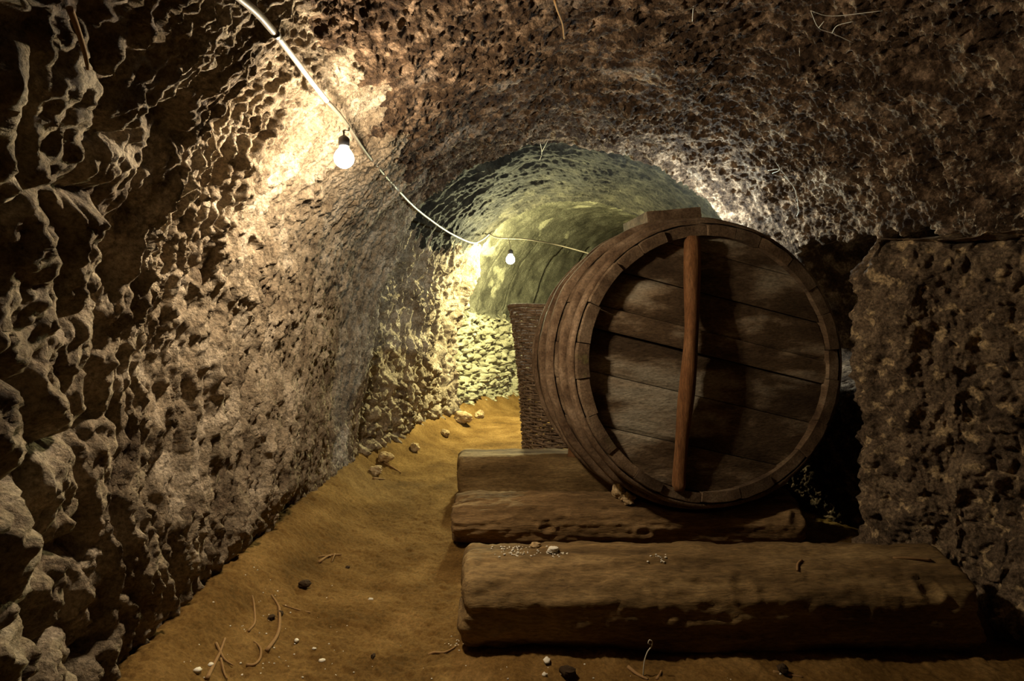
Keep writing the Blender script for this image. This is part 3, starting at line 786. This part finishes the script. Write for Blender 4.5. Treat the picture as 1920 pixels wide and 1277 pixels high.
twig([(500, 1228), (517, 1200), (524, 1178), (524, 1150), (521, 1138), (509, 1127)], 0.0085, 'long curved brown twig on the clay floor near the left wall', taper=0.6)
twig([(388, 1277), (400, 1252), (412, 1230), (422, 1207)], 0.0080, 'straight stick at the bottom left crossing the other sticks', branches=[[(405, 1214), (420, 1240), (437, 1252)], [(414, 1240), (420, 1265), (426, 1277)]])
twig([(462, 1250), (476, 1249), (487, 1238), (489, 1224), (484, 1214), (476, 1205)], 0.0060, 'short hooked twig left of the long curved twig')
twig([(465, 1187), (476, 1175), (478, 1160), (476, 1142), (473, 1134)], 0.0055, 'thin bent twig between the left wall and the long curved twig')
twig([(582, 1150), (560, 1145), (530, 1138)], 0.0035, 'very thin straight twig right of the long curved twig')
twig([(598, 1056), (618, 1046), (640, 1042)], 0.008, 'dark forked twig lying past the lit patch of floor', branches=[[(620, 1047), (608, 1045), (596, 1047)], [(628, 1044), (622, 1056)]])
twig([(803, 1230), (815, 1226), (832, 1226), (846, 1220), (858, 1212)], 0.006, 'dark twig beside the left end of the nearest beam')
twig([(1178, 1254), (1196, 1268), (1215, 1277)], 0.0075, 'brown stick on the floor in front of the nearest beam')
twig([(1232, 1276), (1238, 1266), (1240, 1260)], 0.006, 'short stub of stick right of the curled wire')
twig([(1450, 1262), (1480, 1268), (1505, 1272)], 0.006, 'thin dark stick lying in front of the beam, to the right')
twig([(720, 878), (740, 884), (752, 888)], 0.009, 'dark twig far along the foot of the left wall')
twig([(700, 905), (722, 900)], 0.008, 'short dark twig near the corner of the left wall')
# curled wire standing up
w0 = fpt(1206, 1268)
wp = [w0, w0 + Vector((0.004, 0.0, 0.05)), w0 + Vector((0.016, 0.004, 0.085)), w0 + Vector((0.032, 0.006, 0.105)), w0 + Vector((0.034, 0.006, 0.122)), w0 + Vector((0.024, 0.006, 0.128)), w0 + Vector((0.020, 0.006, 0.116)), w0 + Vector((0.028, 0.006, 0.112))]
ob = new_obj('curled_wire', *tube_geo(spline(wp, 6), 0.0022, 6), M_CABLE_W); recenter(ob); tag(ob, 'thin curled wire sticking up before the nearest beam', 'wire')
# small twigs on the nearest beam
def beam_twig(pxs, r, label):
    ps = [on_beam(a, b, b1, 2.45) + Vector((0, 0, r)) for a, b in pxs]
    o = new_obj('twig', *tube_geo(spline(ps, 5), r, 6), M_TWIG); recenter(o); tag(o, label, 'twig')
beam_twig([(1495, 1072), (1496, 1060), (1503, 1052)], 0.005, 'small upright dark twig on top of the nearest beam, right half')
beam_twig([(1675, 1049), (1710, 1050), (1745, 1053)], 0.006, 'thin straight stick on the right end of the nearest beam')
# white chunk and crumbs on the nearest beam
p = on_beam(1036, 1036, b1, 2.5); tag(rock('white_chunk', (p.x, p.y, p.z - 0.003), 0.020, 5.5, M_CHIP, (1.3, 0.9, 0.8), 0.3, n=9, m=12), 'largest white plaster chunk on top of the nearest beam', 'chunk')
p = on_beam(1003, 1026, b1, 2.55); tag(rock('brown_chunk', (p.x, p.y, p.z - 0.003), 0.020, 8.5, M_STONE, (1.3, 0.9, 0.6), 0.3, n=9, m=12), 'brown crumbly lump behind the white chunk on the nearest beam', 'chunk')
V_all = []
for i in range(110):
    cxp, cyp, sxp, syp = ((965, 1034, 22, 7), (1040, 1040, 16, 5), (1236, 1047, 7, 4))[0 if i < 70 else (1 if i < 95 else 2)]
    px_, py_ = cxp + random.gauss(0, sxp), min(1060, max(1026, cyp + random.gauss(0, syp)))
    q = on_beam(px_, py_, b1, 2.48)
    if q.z < 0.2: continue
    g, f_ = rock_geo(random.uniform(0.0022, 0.0048), i * 1.7, (1.2, 1, 0.7), n=4, m=6)
    V_all.append(([(a + q.x, b + q.y, c + q.z - 0.0005) for a, b, c in g], f_))
cr = new_obj('plaster_crumbs', *join_geo(V_all), M_CHIP, smooth=False); recenter(cr)
tag(cr, 'scatter of tiny white plaster crumbs on top of the nearest beam', 'crumbs', kind='stuff')
# chips on the clay
V_all = []
chips = [(695, 1126, .011, 'square white chip alone in the middle of the trodden floor'), (370, 1263, .013, 'pale round pebble at the lower left beside the sticks'), (1025, 1242, .014, 'white chip at the shadow edge before the nearest beam'),
         (1021, 1268, .010, 'small white chip below the other, before the nearest beam'), (604, 1241, .010, 'flat white chip on the floor right of the hooked twig'), (395, 1250, .010, 'small white pebble beside the straight stick at lower left'),
         (556, 1204, .010, 'pale flat flake right of the long curved twig'), (589, 1218, .008, 'tiny white flake on the floor left of the trodden middle')]
for i, (a, b, r, lab) in enumerate(chips):
    q = fpt(a, b); tag(rock('white_chip', (q.x, q.y, q.z - 0.002), r, i * 3.1, M_CHIP, (1.2, 1, 0.7), i * 0.9, n=7, m=10), lab, 'chip')
V_all = []
for i in range(120):
    if i < 75: a, b = random.gauss(520, 90), random.uniform(1095, 1275)
    elif i < 95: a, b = random.gauss(850, 12), random.gauss(1208, 9)
    else: a, b = random.uniform(600, 1500), random.uniform(1245, 1276)
    if a < 400 and b < 1200: continue
    q = fpt(a, b); r = random.uniform(0.0018, 0.0042)
    g, f_ = rock_geo(r, i * 2.3, (1.2, 1, 0.7), n=4, m=6); V_all.append(([(x + q.x, y + q.y, z + q.z - 0.0005) for x, y, z in g], f_))
cr = new_obj('plaster_crumbs', *join_geo(V_all), M_CHIP, smooth=False); recenter(cr); tag(cr, 'tiny white crumbs scattered over the clay floor', 'crumbs', kind='stuff')
clods = [(571, 1102, .024, 'largest black clod on the floor near the left wall'), (508, 1162, .014, 'small dark clod left of the long curved twig'), (1065, 1268, .026, 'crumbly dark clod in front of the nearest beam'),
         (652, 1066, .012, 'dark pebble on the lit patch of floor'), (526, 1157, .012, 'dark clod touching the long curved twig'), (1468, 1262, .020, 'dark clod before the right half of the nearest beam'),
         (700, 1232, .010, 'small dark clod in the middle of the trodden floor')]
for i, (a, b, r, lab) in enumerate(clods):
    q = fpt(a, b); tag(rock('earth_clod', (q.x, q.y, q.z - 0.004), r, i * 4.7 + 1, M_CLOD, (1.2, 1, 0.8), i * 1.3, n=9, m=12), lab, 'clod')
# fallen stones at the foot of the far left wall
fall = [(868, 794, .10, 'pale flat fallen stone at the foot of the far left wall'), (722, 870, .065, 'rounded fallen stone at the near end of the far left wall'), (836, 814, .05, 'small fallen stone left of the pale flat one'), (704, 880, .05, 'brown fallen stone behind the near wall corner'), (899, 777, .07, 'yellow lit fallen stone nearest the bend'), (778, 845, .05, 'small grey fallen stone midway along the far left wall')]
for i, (a, b, r, lab) in enumerate(fall):
    q = fpt(a, b + 6); tag(rock('fallen_stone', (q.x, q.y, q.z - 0.012), r, i * 2.9 + 5, M_STONE, (1.2, .9, .8), i * 1.1), lab, 'stone')

# ------------------------------------------------------------------ cobwebs
def web(lines, label, r=0.0016, off=0.03):
    parts_ = []
    for ln in lines:
        ps = []
        for (a, b) in ln: ps.append(hit(a, b, off=off))
        parts_.append(tube_geo(spline(ps, 5), r, 5))
    o = new_obj('cobweb', *join_geo(parts_), M_WEB); recenter(o); tag(o, label, 'cobweb')
web([[(1440, 320), (1462, 318), (1480, 340), (1492, 360), (1497, 395), (1494, 405)], [(1455, 305), (1462, 318), (1448, 325)], [(1480, 340), (1470, 330)]], 'branching pale cobweb strand on the vault above the cask, right of centre', 0.0022)
web([[(1500, 120), (1502, 150), (1500, 172)], [(1500, 120), (1499, 90)]], 'hanging dusty cobweb thread high on the right of the vault')
web([[(1520, 20), (1535, 52), (1560, 62), (1600, 80)], [(1535, 52), (1545, 40)], [(1560, 62), (1570, 48), (1600, 40)], [(1520, 20), (1560, 30), (1655, 20)]], 'wide torn cobweb at the top of the vault, upper right')
web([[(1008, 250), (1016, 285), (1012, 300)], [(1016, 285), (1028, 262)]], 'small forked cobweb under the middle of the vault')
web([[(1300, 10), (1298, 40)]], 'single short thread hanging from the top of the vault')
# dry roots hanging from the crown
for pxs, lab in (([(1040, 0), (1046, 20), (1055, 45), (1058, 72)], 'dark root tip hanging from the crown of the vault at the top'), ([(130, 15), (142, 45), (158, 95), (165, 130)], 'thin root hanging down the dark upper left of the vault')):
    ps = [hit(*q, off=0.03) for q in pxs]
    o = new_obj('hanging_root', *tube_geo(spline(ps, 5), [0.007 * (1 - 0.03 * i) for i in range(len(spline(ps, 5)))], 6), M_TWIG); recenter(o); tag(o, lab, 'root')

# ------------------------------------------------------------------ world and camera
w = bpy.data.worlds.new('cellar_dark'); scene.world = w; w.use_nodes = True
w.node_tree.nodes['Background'].inputs['Color'].default_value = (1.0, 0.72, 0.45, 1); w.node_tree.nodes['Background'].inputs['Strength'].default_value = 0.005
cam = bpy.data.cameras.new('camera'); cam.sensor_width = 36.0; cam.lens = F / 1920 * 36.0
cam.shift_y = -(638.5 - HY) / 1920.0
cam.clip_start = 0.02; cam.clip_end = 60
co = bpy.data.objects.new('camera', cam); COL.objects.link(co); co.location = (0, 0, CAMZ); co.rotation_euler = (math.pi / 2, 0, 0)
scene.camera = co
scene.view_settings.view_transform = 'Standard'; scene.view_settings.look = 'None'; scene.view_settings.gamma = 1.0
scene.view_settings.use_curve_mapping = False; scene.view_settings.exposure = 0.0
scene.cycles.use_denoising = True
scene.cycles.max_bounces = 6; scene.cycles.diffuse_bounces = 2
scene.cycles.sample_clamp_indirect = 3.0
